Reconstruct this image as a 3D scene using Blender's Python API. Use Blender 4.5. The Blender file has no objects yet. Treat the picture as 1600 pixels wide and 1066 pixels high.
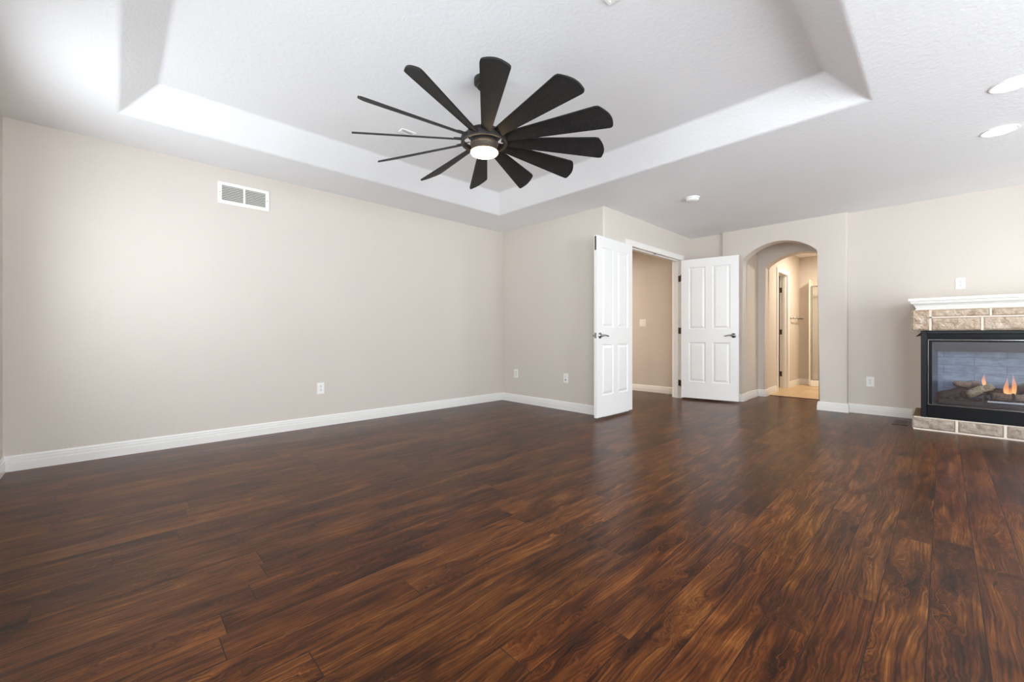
import bpy, bmesh, math, random
from mathutils import Vector, Matrix, noise

sc = bpy.context.scene
col = sc.collection
rad = math.radians

# ---------------------------------------------------------------- camera
F_PX = 647.262
CAM_Z = 0.94
cam_d = bpy.data.cameras.new('camera')
cam_d.sensor_width = 36.0
cam_d.lens = 36.0 * F_PX / 1600.0
cam_d.shift_y = -(533.0 - 524.17) / 1600.0
cam_d.clip_start = 0.01
cam = bpy.data.objects.new('camera', cam_d)
col.objects.link(cam)
cam.location = (0, 0, CAM_Z)
cam.rotation_euler = (rad(90), 0, rad(46.185 - 90))
sc.camera = cam

# ---------------------------------------------------------------- world, daylight, exposure
sc.view_settings.view_transform = 'Standard'
sc.view_settings.look = 'None'
sc.view_settings.gamma = 1.0
sc.view_settings.use_curve_mapping = False
sc.view_settings.exposure = 0.12
sc.cycles.use_denoising = True
try:
    sc.cycles.denoiser = 'OPENIMAGEDENOISE'
    sc.cycles.denoising_input_passes = 'RGB_ALBEDO_NORMAL'
    sc.cycles.denoising_prefilter = 'ACCURATE'
except Exception:
    pass
sc.cycles.max_bounces = 14
sc.cycles.diffuse_bounces = 10
sc.cycles.glossy_bounces = 5
sc.cycles.transparent_max_bounces = 12
sc.cycles.sample_clamp_indirect = 6.0

world = bpy.data.worlds.new('overcast_sky')
sc.world = world
world.use_nodes = True
wn = world.node_tree
bg = wn.nodes['Background']
# overcast sky above the horizon; unseen ground below brightened to light the ceiling
SKY, GROUND = 13.0, 17.0
_tc = wn.nodes.new('ShaderNodeTexCoord')
_sp = wn.nodes.new('ShaderNodeSeparateXYZ')
wn.links.new(_tc.outputs['Generated'], _sp.inputs[0])
_mr = wn.nodes.new('ShaderNodeMapRange')
_mr.inputs['From Min'].default_value = -0.06
_mr.inputs['From Max'].default_value = 0.04
_mr.inputs['To Min'].default_value = GROUND
_mr.inputs['To Max'].default_value = SKY
wn.links.new(_sp.outputs[2], _mr.inputs['Value'])
wn.links.new(_mr.outputs['Result'], bg.inputs['Strength'])
bg.inputs['Color'].default_value = (0.855, 0.935, 1.0, 1)

# unseen windows, some added only for their light: (wall, a0, a1, z0, z1)
WIN_BACK = [(2.90, 3.72, 0.82, 1.90), (0.50, 1.55, 0.90, 2.10), (-2.40, -1.12, 0.20, 2.15)]            # in wall_back  (plane X), along Y; last two added to brighten the tray ceiling
WIN_RIGHT = [(0.50, 1.90, 0.35, 2.10), (2.80, 3.75, 0.35, 2.10), (4.65, 5.35, 0.45, 2.05)]  # in wall_right (plane Y), along X; last one added to brighten the ceiling
X_BACK, Y_RIGHT = -0.554, -2.60


def portal(name, loc, rot, sx, sy):
    d = bpy.data.lights.new(name, 'AREA')
    d.shape = 'RECTANGLE'
    d.size, d.size_y = sx, sy
    d.cycles.is_portal = True
    o = bpy.data.objects.new(name, d)
    o.location = loc
    o.rotation_euler = rot
    col.objects.link(o)


for a0, a1, z0, z1 in WIN_BACK:      # faces +X
    portal('window_portal', (X_BACK - 0.06, (a0 + a1) / 2, (z0 + z1) / 2), (0, rad(-90), 0), z1 - z0, a1 - a0)
for a0, a1, z0, z1 in WIN_RIGHT:     # faces +Y
    portal('window_portal', ((a0 + a1) / 2, Y_RIGHT - 0.06, (z0 + z1) / 2), (rad(90), 0, 0), a1 - a0, z1 - z0)


def lamp(name, loc, power, color, size=0.3, rot=(0, 0, 0), shape='DISK'):
    d = bpy.data.lights.new(name, 'AREA')
    d.shape = shape
    d.size = size
    d.energy = power
    d.color = color
    o = bpy.data.objects.new(name, d)
    o.location = loc
    o.rotation_euler = rot
    col.objects.link(o)
    return o


lamp('bathroom_ceiling_lamp', (8.45, 1.05, 2.40), 40, (1.0, 0.87, 0.70), 0.35)
lamp('hallway_ceiling_lamp', (5.3, 4.9, 2.40), 45, (1.0, 0.80, 0.58), 0.35)
RECESSED_STRENGTH = 70.0
FAN_LIGHT_STRENGTH = 22.0

# ---------------------------------------------------------------- room dimensions (metres)
H = 2.4384
Y_LEFT = 4.464      # left wall
X_FAR = 4.091       # short far wall
Y_DOOR = 2.726      # wall with the double doors
X_REC = 6.473       # recess behind the open right leaf
X_ARCH = 6.419      # wall with the arch
X_FIRE = 6.501      # fireplace wall
Y_JOG_L, Y_JOG_R = 2.249, 0.812


# ================================================================ materials
def new_mat(name):
    m = bpy.data.materials.new(name)
    m.use_nodes = True
    nt = m.node_tree
    return m, nt, nt.nodes['Principled BSDF']


def lin(r, g, b):
    def f(c):
        c /= 255.0
        return c / 12.92 if c <= 0.04045 else ((c + 0.055) / 1.055) ** 2.4
    return (f(r), f(g), f(b), 1)


def N(nt, t, **kw):
    n = nt.nodes.new(t)
    for k, v in kw.items():
        setattr(n, k, v)
    return n


def mathn(nt, op, a, b=None, c=None):
    n = nt.nodes.new('ShaderNodeMath')
    n.operation = op
    for i, v in enumerate((a, b, c)):
        if v is None:
            continue
        if hasattr(v, 'links'):
            nt.links.new(v, n.inputs[i])
        else:
            n.inputs[i].default_value = v
    return n.outputs[0]


def comb(nt, x, y, z=0.0):
    n = nt.nodes.new('ShaderNodeCombineXYZ')
    for i, v in enumerate((x, y, z)):
        if hasattr(v, 'links'):
            nt.links.new(v, n.inputs[i])
        else:
            n.inputs[i].default_value = v
    return n.outputs[0]


def noise_n(nt, vec, scale, detail=3.0, rough=0.5, dist=0.0, out='Fac'):
    n = nt.nodes.new('ShaderNodeTexNoise')
    n.inputs['Scale'].default_value = scale
    n.inputs['Detail'].default_value = detail
    n.inputs['Roughness'].default_value = rough
    n.inputs['Distortion'].default_value = dist
    nt.links.new(vec, n.inputs['Vector'])
    return n.outputs[0] if out == 'Fac' else n.outputs[1]


def ramp(nt, fac, stops):
    n = nt.nodes.new('ShaderNodeValToRGB')
    e = n.color_ramp.elements
    while len(e) < len(stops):
        e.new(0.5)
    for i, (p, c) in enumerate(stops):
        e[i].position = p
        e[i].color = c
    nt.links.new(fac, n.inputs['Fac'])
    return n.outputs['Color']


def mixc(nt, fac, a, b, mode='MIX'):
    n = nt.nodes.new('ShaderNodeMix')
    n.data_type = 'RGBA'
    n.blend_type = mode
    for i, v in ((0, fac), (6, a), (7, b)):
        if hasattr(v, 'links'):
            nt.links.new(v, n.inputs[i])
        else:
            n.inputs[i].default_value = v
    return n.outputs[2]


def bump(nt, bsdf, height, strength, dist=0.002):
    n = nt.nodes.new('ShaderNodeBump')
    n.inputs['Strength'].default_value = strength
    n.inputs['Distance'].default_value = dist
    nt.links.new(height, n.inputs['Height'])
    nt.links.new(n.outputs['Normal'], bsdf.inputs['Normal'])


def pos(nt):
    return nt.nodes.new('ShaderNodeNewGeometry').outputs['Position']


def textured_paint(name, rgb, rough, scale, strength, dist=0.003):
    m, nt, b = new_mat(name)
    p = pos(nt)
    n1 = noise_n(nt, p, scale, 4.0, 0.55, 0.3)
    n2 = noise_n(nt, p, 1.3, 2.0)
    c = mixc(nt, n2, tuple(x * 0.97 for x in rgb[:3]) + (1,), tuple(min(1, x * 1.03) for x in rgb[:3]) + (1,))
    nt.links.new(c, b.inputs['Base Color'])
    b.inputs['Roughness'].default_value = rough
    b.inputs['Specular IOR Level'].default_value = 0.35
    bump(nt, b, n1, strength, dist)
    return m


def plain(name, rgb, rough=0.5, metal=0.0, spec=0.5, nscale=60.0, nstr=0.05):
    m, nt, b = new_mat(name)
    p = nt.nodes.new('ShaderNodeTexCoord').outputs['Object']
    n1 = noise_n(nt, p, nscale, 3.0)
    c = mixc(nt, n1, tuple(x * 0.96 for x in rgb[:3]) + (1,), tuple(min(1, x * 1.04) for x in rgb[:3]) + (1,))
    nt.links.new(c, b.inputs['Base Color'])
    b.inputs['Roughness'].default_value = rough
    b.inputs['Metallic'].default_value = metal
    b.inputs['Specular IOR Level'].default_value = spec
    if nstr:
        bump(nt, b, n1, nstr, 0.001)
    return m


M_WALL = textured_paint('greige_wall_paint', lin(211, 203, 194), 0.62, 70.0, 0.45)
M_CEIL = textured_paint('white_ceiling_texture', lin(240, 240, 241), 0.8, 42.0, 0.55, 0.005)
M_TRIM = plain('white_semi_gloss_trim', lin(236, 234, 230), 0.32)
M_DOOR = plain('white_door_paint', lin(238, 237, 235), 0.3)
M_METAL = plain('brushed_nickel', (0.34, 0.33, 0.32, 1), 0.28, 1.0)
M_DARKMETAL = plain('dark_bronze_hinge', (0.10, 0.08, 0.06, 1), 0.35, 1.0)
M_PLATE = plain('white_plastic', lin(240, 238, 234), 0.35)
M_SLOT = plain('dark_slot', (0.06, 0.06, 0.06, 1), 0.6)
M_GREY = plain('louvre_grey', lin(205, 202, 196), 0.5)
M_BLACKMETAL = plain('black_satin_metal', (0.004, 0.004, 0.005, 1), 0.38, 0.0, 0.16, 200, 0.02)
M_BEVELMETAL = plain('charcoal_metal_frame', (0.007, 0.008, 0.010, 1), 0.36, 0.0, 0.25, 200, 0.02)
M_FANMETAL = plain('matte_black_fan_metal', (0.020, 0.017, 0.015, 1), 0.45, 0.0, 0.4, 150, 0.03)
M_STEEL = plain('polished_steel', (0.5, 0.5, 0.5, 1), 0.15, 1.0)


def fan_blade_mat():
    m, nt, b = new_mat('black_grained_blade')
    p = nt.nodes.new('ShaderNodeTexCoord').outputs['Object']
    n1 = noise_n(nt, p, 55.0, 6.0, 0.75)
    n2 = noise_n(nt, p, 9.0, 3.0)
    f = mathn(nt, 'ADD', mathn(nt, 'MULTIPLY', n1, 0.75), mathn(nt, 'MULTIPLY', n2, 0.25))
    c = ramp(nt, f, [(0.32, (0.004, 0.004, 0.004, 1)), (0.68, (0.026, 0.024, 0.022, 1))])
    nt.links.new(c, b.inputs['Base Color'])
    b.inputs['Roughness'].default_value = 0.6
    b.inputs['Specular IOR Level'].default_value = 0.3
    bump(nt, b, n1, 0.3, 0.001)
    return m


M_BLADE = fan_blade_mat()


def wood_floor():
    m, nt, b = new_mat('reddish_brown_scraped_planks')
    sep = nt.nodes.new('ShaderNodeSeparateXYZ')
    nt.links.new(pos(nt), sep.inputs[0])
    x, y = sep.outputs[0], sep.outputs[1]
    W, L = 0.127, 1.25
    ry = mathn(nt, 'DIVIDE', mathn(nt, 'ADD', y, 20.03), W)
    row = mathn(nt, 'FLOOR', ry)
    fy = mathn(nt, 'FRACT', ry)
    wn1 = N(nt, 'ShaderNodeTexWhiteNoise', noise_dimensions='1D')
    nt.links.new(row, wn1.inputs['W'])
    rx = mathn(nt, 'ADD', mathn(nt, 'DIVIDE', mathn(nt, 'ADD', x, 20.0), L), mathn(nt, 'MULTIPLY', wn1.outputs['Value'], 9.0))
    cx = mathn(nt, 'FLOOR', rx)
    fx = mathn(nt, 'FRACT', rx)
    wn2 = N(nt, 'ShaderNodeTexWhiteNoise', noise_dimensions='2D')
    nt.links.new(comb(nt, row, cx), wn2.inputs['Vector'])
    rnd = wn2.outputs['Value']
    seprnd = nt.nodes.new('ShaderNodeSeparateColor')
    nt.links.new(wn2.outputs['Color'], seprnd.inputs[0])
    r2 = seprnd.outputs[1]
    # plank-local coordinates, each plank shifted to its own piece of wood
    px = mathn(nt, 'ADD', x, mathn(nt, 'MULTIPLY', rnd, 37.0))
    py = mathn(nt, 'ADD', y, mathn(nt, 'MULTIPLY', r2, 23.0))
    # slow warp bends the grain; knots swirl it locally
    def M(v, k_):
        return mathn(nt, 'MULTIPLY', v, k_)
    warp = noise_n(nt, comb(nt, M(px, 1.5), M(py, 4.5), rnd), 1.0, 2.0, 0.5)
    swirl = noise_n(nt, comb(nt, M(px, 9.0), M(py, 17.0), 4.0), 1.0, 3.0, 0.55)
    kmask = N(nt, 'ShaderNodeMapRange', interpolation_type='SMOOTHSTEP')
    kmask.inputs['From Min'].default_value = 0.50
    kmask.inputs['From Max'].default_value = 0.68
    nt.links.new(noise_n(nt, comb(nt, M(px, 2.1), M(py, 6.0), 21.0), 1.0, 2.0, 0.5), kmask.inputs['Value'])
    sw = M(mathn(nt, 'MULTIPLY', mathn(nt, 'SUBTRACT', swirl, 0.5), mathn(nt, 'ADD', mathn(nt, 'MULTIPLY', kmask.outputs['Result'], 0.92), 0.08)), 0.16)
    wy = mathn(nt, 'ADD', mathn(nt, 'ADD', py, M(warp, 0.10)), sw)
    rings = mathn(nt, 'ADD', mathn(nt, 'MULTIPLY', mathn(nt, 'SINE', M(wy, 520.0)), 0.5), 0.5)
    rings = mathn(nt, 'POWER', rings, 0.5)
    fibre = noise_n(nt, comb(nt, M(px, 5.5), M(wy, 190.0)), 1.0, 5.0, 0.70, 0.3)
    streak = noise_n(nt, comb(nt, M(px, 1.9), M(wy, 42.0), 3.0), 1.0, 5.0, 0.62, 0.4)
    blotch = noise_n(nt, comb(nt, M(px, 2.6), M(py, 10.0), 9.0), 1.0, 4.0, 0.62, 0.8)
    f = mathn(nt, 'ADD', M(streak, 0.34), M(fibre, 0.36))
    f = mathn(nt, 'ADD', f, M(rings, 0.05))
    f = mathn(nt, 'ADD', f, M(blotch, 0.34))
    f = mathn(nt, 'ADD', f, M(mathn(nt, 'SUBTRACT', rnd, 0.5), 0.07))
    f = mathn(nt, 'SUBTRACT', f, M(kmask.outputs['Result'], 0.025))
    c = ramp(nt, f, [(0.40, lin(16, 7, 4)), (0.47, lin(40, 19, 8)), (0.53, lin(62, 31, 12)),
                     (0.60, lin(88, 50, 19)), (0.70, lin(124, 81, 37))])
    # red shift per plank
    c = mixc(nt, mathn(nt, 'MULTIPLY', r2, 0.4), c, mixc(nt, 1.0, c, (1.15, 0.86, 0.80, 1), 'MULTIPLY'))
    # seams
    ey = mathn(nt, 'MULTIPLY', mathn(nt, 'MINIMUM', fy, mathn(nt, 'SUBTRACT', 1.0, fy)), W)
    ex = mathn(nt, 'MULTIPLY', mathn(nt, 'MINIMUM', fx, mathn(nt, 'SUBTRACT', 1.0, fx)), L)
    e = mathn(nt, 'MINIMUM', ey, ex)
    mr = N(nt, 'ShaderNodeMapRange')
    mr.inputs['From Min'].default_value = 0.0006
    mr.inputs['From Max'].default_value = 0.0024
    nt.links.new(e, mr.inputs['Value'])
    seam = mr.outputs['Result']
    c = mixc(nt, seam, lin(34, 18, 12), c)
    nt.links.new(c, b.inputs['Base Color'])
    rr = mathn(nt, 'ADD', 0.276, mathn(nt, 'MULTIPLY', fibre, 0.02))
    nt.links.new(rr, b.inputs['Roughness'])
    b.inputs['Specular IOR Level'].default_value = 0.15
    scr = noise_n(nt, comb(nt, mathn(nt, 'MULTIPLY', px, 5.0), mathn(nt, 'MULTIPLY', py, 30.0)), 1.0, 3.0)
    h = mathn(nt, 'ADD', mathn(nt, 'MULTIPLY', fibre, 0.35), mathn(nt, 'MULTIPLY', scr, 0.5))
    h = mathn(nt, 'ADD', h, mathn(nt, 'MULTIPLY', seam, 0.9))
    bump(nt, b, h, 0.28, 0.0014)
    return m


M_FLOOR = wood_floor()


def tile_mat():
    m, nt, b = new_mat('beige_bathroom_tile')
    br = nt.nodes.new('ShaderNodeTexBrick')
    br.offset = 0.0
    br.inputs['Scale'].default_value = 1.0
    br.inputs['Brick Width'].default_value = 0.33
    br.inputs['Row Height'].default_value = 0.33
    br.inputs['Mortar Size'].default_value = 0.004
    br.inputs['Color1'].default_value = lin(214, 190, 154)
    br.inputs['Color2'].default_value = lin(200, 172, 132)
    br.inputs['Mortar'].default_value = lin(168, 144, 112)
    nt.links.new(pos(nt), br.inputs['Vector'])
    n = noise_n(nt, pos(nt), 5.0, 5.0, 0.6, 1.0)
    c = mixc(nt, mathn(nt, 'MULTIPLY', n, 0.45), br.outputs['Color'], lin(176, 140, 96))
    nt.links.new(c, b.inputs['Base Color'])
    b.inputs['Roughness'].default_value = 0.35
    return m


M_TILE = tile_mat()


def stone_mat(name, c1, c2, c3):
    m, nt, b = new_mat(name)
    p = pos(nt)
    n1 = noise_n(nt, p, 9.0, 5.0, 0.65, 1.0)
    n2 = noise_n(nt, p, 60.0, 5.0, 0.7, 0.5)
    f = mathn(nt, 'ADD', mathn(nt, 'MULTIPLY', n1, 0.6), mathn(nt, 'MULTIPLY', n2, 0.4))
    c = ramp(nt, f, [(0.30, c1), (0.48, c2), (0.66, c3)])
    # per-stone tint
    oi = nt.nodes.new('ShaderNodeObjectInfo')
    c = mixc(nt, mathn(nt, 'MULTIPLY', oi.outputs['Random'], 0.30), c, c2)
    nt.links.new(c, b.inputs['Base Color'])
    b.inputs['Roughness'].default_value = 0.9
    b.inputs['Specular IOR Level'].default_value = 0.2
    bump(nt, b, n2, 0.9, 0.006)
    return m


M_STONE = stone_mat('rough_beige_limestone', lin(128, 98, 72), lin(186, 166, 146), lin(222, 212, 198))
M_HSTONE = stone_mat('rough_grey_beige_limestone', lin(118, 104, 92), lin(166, 152, 138), lin(194, 184, 172))
M_MORTAR = plain('cream_mortar', lin(224, 214, 200), 0.9, 0, 0.2, 80, 0.3)


def liner_mat():
    m, nt, b = new_mat('plank_firebox_panel_reflection_blue')  # grey planks; the reflection on the glass is put into the colour as blue
    sep = nt.nodes.new('ShaderNodeSeparateXYZ')
    nt.links.new(pos(nt), sep.inputs[0])
    br = nt.nodes.new('ShaderNodeTexBrick')
    br.inputs['Scale'].default_value = 1.0
    br.inputs['Brick Width'].default_value = 0.42
    br.inputs['Row Height'].default_value = 0.080
    br.inputs['Mortar Size'].default_value = 0.0018
    br.inputs['Color1'].default_value = lin(172, 190, 202)
    br.inputs['Color2'].default_value = lin(150, 168, 182)
    br.inputs['Mortar'].default_value = lin(78, 88, 98)
    nt.links.new(comb(nt, sep.outputs[1], sep.outputs[2]), br.inputs['Vector'])
    n = noise_n(nt, comb(nt, mathn(nt, 'MULTIPLY', sep.outputs[1], 7.0), mathn(nt, 'MULTIPLY', sep.outputs[2], 16.0)), 1.0, 6.0, 0.7, 0.6)
    nn = ramp(nt, n, [(0.35, (0, 0, 0, 1)), (0.65, (1, 1, 1, 1))])
    c = mixc(nt, mathn(nt, 'MULTIPLY', nn, 0.75), br.outputs['Color'], lin(96, 110, 126))
    nt.links.new(c, b.inputs['Base Color'])
    b.inputs['Roughness'].default_value = 0.7
    return m


M_LINER = liner_mat()
M_LINER_DARK = plain('dark_firebox_steel', lin(52, 66, 88), 0.5, 0.0, 0.4, 30, 0.05)


def log_mat(name, a, c_):
    m, nt, b = new_mat(name)
    p = nt.nodes.new('ShaderNodeTexCoord').outputs['Object']
    n1 = noise_n(nt, p, 22.0, 6.0, 0.7, 1.5)
    c = ramp(nt, n1, [(0.35, a), (0.65, c_)])
    nt.links.new(c, b.inputs['Base Color'])
    b.inputs['Roughness'].default_value = 0.9
    bump(nt, b, n1, 1.0, 0.01)
    return m


M_LOG_LIGHT = log_mat('pale_ceramic_log', lin(110, 92, 64), lin(206, 188, 148))
M_LOG_MID = log_mat('brown_ceramic_log', lin(74, 54, 42), lin(168, 134, 108))
M_LOG_DARK = log_mat('charred_ceramic_log', lin(28, 24, 22), lin(84, 70, 62))


def emit(name, rgb, strength):
    m = bpy.data.materials.new(name)
    m.use_nodes = True
    nt = m.node_tree
    nt.nodes.remove(nt.nodes['Principled BSDF'])
    e = nt.nodes.new('ShaderNodeEmission')
    e.inputs['Color'].default_value = rgb
    e.inputs['Strength'].default_value = strength
    nt.links.new(e.outputs[0], nt.nodes['Material Output'].inputs['Surface'])
    return m


M_RECESS_EMIT = emit('recessed_lens_glow', (1.0, 0.97, 0.92, 1), RECESSED_STRENGTH)
M_FAN_EMIT = emit('fan_lens_glow', (1.0, 0.68, 0.36, 1), FAN_LIGHT_STRENGTH)


def flame_mat():
    m = bpy.data.materials.new('gas_flame')
    m.use_nodes = True
    nt = m.node_tree
    nt.nodes.remove(nt.nodes['Principled BSDF'])
    tc = nt.nodes.new('ShaderNodeTexCoord')
    sep = nt.nodes.new('ShaderNodeSeparateXYZ')
    nt.links.new(tc.outputs['Generated'], sep.inputs[0])
    c = ramp(nt, sep.outputs[2], [(0.0, (1.0, 0.62, 0.25, 1)), (0.45, (1.0, 0.36, 0.10, 1)), (1.0, (0.75, 0.22, 0.20, 1))])
    e = nt.nodes.new('ShaderNodeEmission')
    nt.links.new(c, e.inputs['Color'])
    e.inputs['Strength'].default_value = 1.5
    t = nt.nodes.new('ShaderNodeBsdfTransparent')
    mx = nt.nodes.new('ShaderNodeMixShader')
    fac = mathn(nt, 'MULTIPLY', mathn(nt, 'SUBTRACT', 1.15, sep.outputs[2]), 0.62)
    nt.links.new(fac, mx.inputs[0])
    nt.links.new(t.outputs[0], mx.inputs[1])
    nt.links.new(e.outputs[0], mx.inputs[2])
    nt.links.new(mx.outputs[0], nt.nodes['Material Output'].inputs['Surface'])
    return m


M_FLAME = flame_mat()


def glass_mat(name, fac, tint=(1, 1, 1, 1)):
    m = bpy.data.materials.new(name)
    m.use_nodes = True
    nt = m.node_tree
    nt.nodes.remove(nt.nodes['Principled BSDF'])
    t = nt.nodes.new('ShaderNodeBsdfTransparent')
    t.inputs[0].default_value = tint
    g = nt.nodes.new('ShaderNodeBsdfGlossy')
    g.inputs['Roughness'].default_value = 0.04
    mx = nt.nodes.new('ShaderNodeMixShader')
    mx.inputs[0].default_value = fac
    nt.links.new(t.outputs[0], mx.inputs[1])
    nt.links.new(g.outputs[0], mx.inputs[2])
    nt.links.new(mx.outputs[0], nt.nodes['Material Output'].inputs['Surface'])
    return m


M_GLASS = glass_mat('clear_window_glass', 0.05)
M_FGLASS = glass_mat('fireplace_glass', 0.12, (0.93, 0.95, 1.0, 1))
M_SGLASS = glass_mat('shower_glass', 0.12, (0.96, 0.96, 0.95, 1))


# ================================================================ mesh helpers
def obj(name, bm, mat, parent=None, smooth=False, loc=None):
    me = bpy.data.meshes.new(name)
    bmesh.ops.recalc_face_normals(bm, faces=bm.faces[:])
    bm.to_mesh(me)
    bm.free()
    mats = mat if isinstance(mat, (list, tuple)) else [mat]
    for mm in mats:
        me.materials.append(mm)
    if smooth:
        me.polygons.foreach_set('use_smooth', [True] * len(me.polygons))
    o = bpy.data.objects.new(name, me)
    col.objects.link(o)
    if parent is not None:
        o.parent = parent
    if loc is not None:
        o.location = loc
    return o


def struct(name, bm, mat, parent=None, **kw):
    o = obj(name, bm, mat, parent, **kw)
    if parent is None:
        o['kind'] = 'structure'
    return o


def thing(name, label, cat, loc=(0, 0, 0), rz=0.0, group=None):
    o = bpy.data.objects.new(name, None)
    o.empty_display_size = 0.1
    col.objects.link(o)
    o.location = loc
    o.rotation_euler = (0, 0, rz)
    o['label'] = label
    o['category'] = cat
    if group:
        o['group'] = group
    return o


def tag(o, label, cat, group=None):
    o['label'] = label
    o['category'] = cat
    if group:
        o['group'] = group
    return o


def box(bm, x0, x1, y0, y1, z0, z1, bev=0.0, seg=2, mi=0):
    vs = [bm.verts.new((x, y, z)) for z in (z0, z1) for y in (y0, y1) for x in (x0, x1)]
    idx = [(0, 2, 3, 1), (4, 5, 7, 6), (0, 1, 5, 4), (2, 6, 7, 3), (0, 4, 6, 2), (1, 3, 7, 5)]
    fs = [bm.faces.new([vs[i] for i in q]) for q in idx]
    for f in fs:
        f.material_index = mi
    if bev > 0:
        es = set(e for f in fs for e in f.edges)
        bmesh.ops.bevel(bm, geom=list(es), offset=bev, segments=seg, affect='EDGES', profile=0.5)
    return vs


def bx(*a, **k):
    bm = bmesh.new()
    box(bm, *a, **k)
    return bm


def prism(bm, pts, axis, a0, a1):
    """extrude a 2D polygon along axis ('X','Y','Z'); pts are the other two coords in order"""
    def mk(p, a):
        if axis == 'X':
            return (a, p[0], p[1])
        if axis == 'Y':
            return (p[0], a, p[1])
        return (p[0], p[1], a)
    v0 = [bm.verts.new(mk(p, a0)) for p in pts]
    v1 = [bm.verts.new(mk(p, a1)) for p in pts]
    n = len(pts)
    f0 = bm.faces.new(v0[::-1])
    f1 = bm.faces.new(v1)
    for i in range(n):
        bm.faces.new((v0[i], v0[(i + 1) % n], v1[(i + 1) % n], v1[i]))
    return f0, f1


def lathe(bm, prof, center=(0, 0, 0), seg=48, axis='Z'):
    """prof: list of (r, h)."""
    rings = []
    for r, h in prof:
        ring = []
        if r < 1e-6:
            p = (0, 0, h)
            ring = [bm.verts.new(p)]
        else:
            for i in range(seg):
                a = 2 * math.pi * i / seg
                ring.append(bm.verts.new((r * math.cos(a), r * math.sin(a), h)))
        rings.append(ring)
    for a, b in zip(rings[:-1], rings[1:]):
        for i in range(seg):
            j = (i + 1) % seg
            if len(a) == 1 and len(b) == 1:
                continue
            if len(a) == 1:
                bm.faces.new((a[0], b[j], b[i]))
            elif len(b) == 1:
                bm.faces.new((a[i], a[j], b[0]))
            else:
                bm.faces.new((a[i], a[j], b[j], b[i]))
    vs = [v for r in rings for v in r]
    rot = Matrix.Identity(3)
    if axis == 'X':
        rot = Matrix.Rotation(rad(90), 3, 'Y')
    elif axis == 'Y':
        rot = Matrix.Rotation(rad(-90), 3, 'X')
    for v in vs:
        v.co = rot @ v.co + Vector(center)
    return vs


def sweep(bm, path, prof, closed=False):
    """path: list of (x,y); prof: list of (offset to the left of travel, z). Mitred corners."""
    n = len(path)
    P = [Vector(p) for p in path]
    rings = []
    for i in range(n):
        d0 = (P[i] - P[i - 1]).normalized() if (i > 0 or closed) else None
        d1 = (P[(i + 1) % n] - P[i]).normalized() if (i < n - 1 or closed) else None
        if d0 is None:
            d0 = d1
        if d1 is None:
            d1 = d0
        n0 = Vector((-d0.y, d0.x))
        n1 = Vector((-d1.y, d1.x))
        m = (n0 + n1)
        m = m / max(1e-6, m.dot(n1)) if m.length > 1e-6 else n1
        rings.append([bm.verts.new((P[i].x + m.x * o, P[i].y + m.y * o, z)) for o, z in prof])
    k = len(prof)
    rng = range(n if closed else n - 1)
    for i in rng:
        a, b = rings[i], rings[(i + 1) % n]
        for j in range(k):
            bm.faces.new((a[j], a[(j + 1) % k], b[(j + 1) % k], b[j]))
    if not closed:
        bm.faces.new(rings[0])
        bm.faces.new(rings[-1][::-1])


def tube(bm, pts, r, seg=10, caps=True):
    P = [Vector(p) for p in pts]
    rs = r if isinstance(r, (list, tuple)) else [r] * len(P)
    rings = []
    up = Vector((0, 0, 1))
    for i, p in enumerate(P):
        d = (P[min(i + 1, len(P) - 1)] - P[max(i - 1, 0)]).normalized()
        u = up if abs(d.dot(up)) < 0.95 else Vector((1, 0, 0))
        s = d.cross(u).normalized()
        t = s.cross(d).normalized()
        rings.append([bm.verts.new(p + rs[i] * (math.cos(2 * math.pi * k / seg) * s + math.sin(2 * math.pi * k / seg) * t)) for k in range(seg)])
    for a, b in zip(rings[:-1], rings[1:]):
        for k in range(seg):
            bm.faces.new((a[k], a[(k + 1) % seg], b[(k + 1) % seg], b[k]))
    if caps:
        bm.faces.new(rings[0][::-1])
        bm.faces.new(rings[-1])


# ================================================================ the shell
def floors():
    struct('floor', bx(-0.75, 7.41, -2.8, 6.3, -0.06, 0.0), M_FLOOR)
    struct('floor_bathroom', bx(7.41, 10.9, -0.3, 2.9, -0.06, 0.001), M_TILE)


floors()


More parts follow.
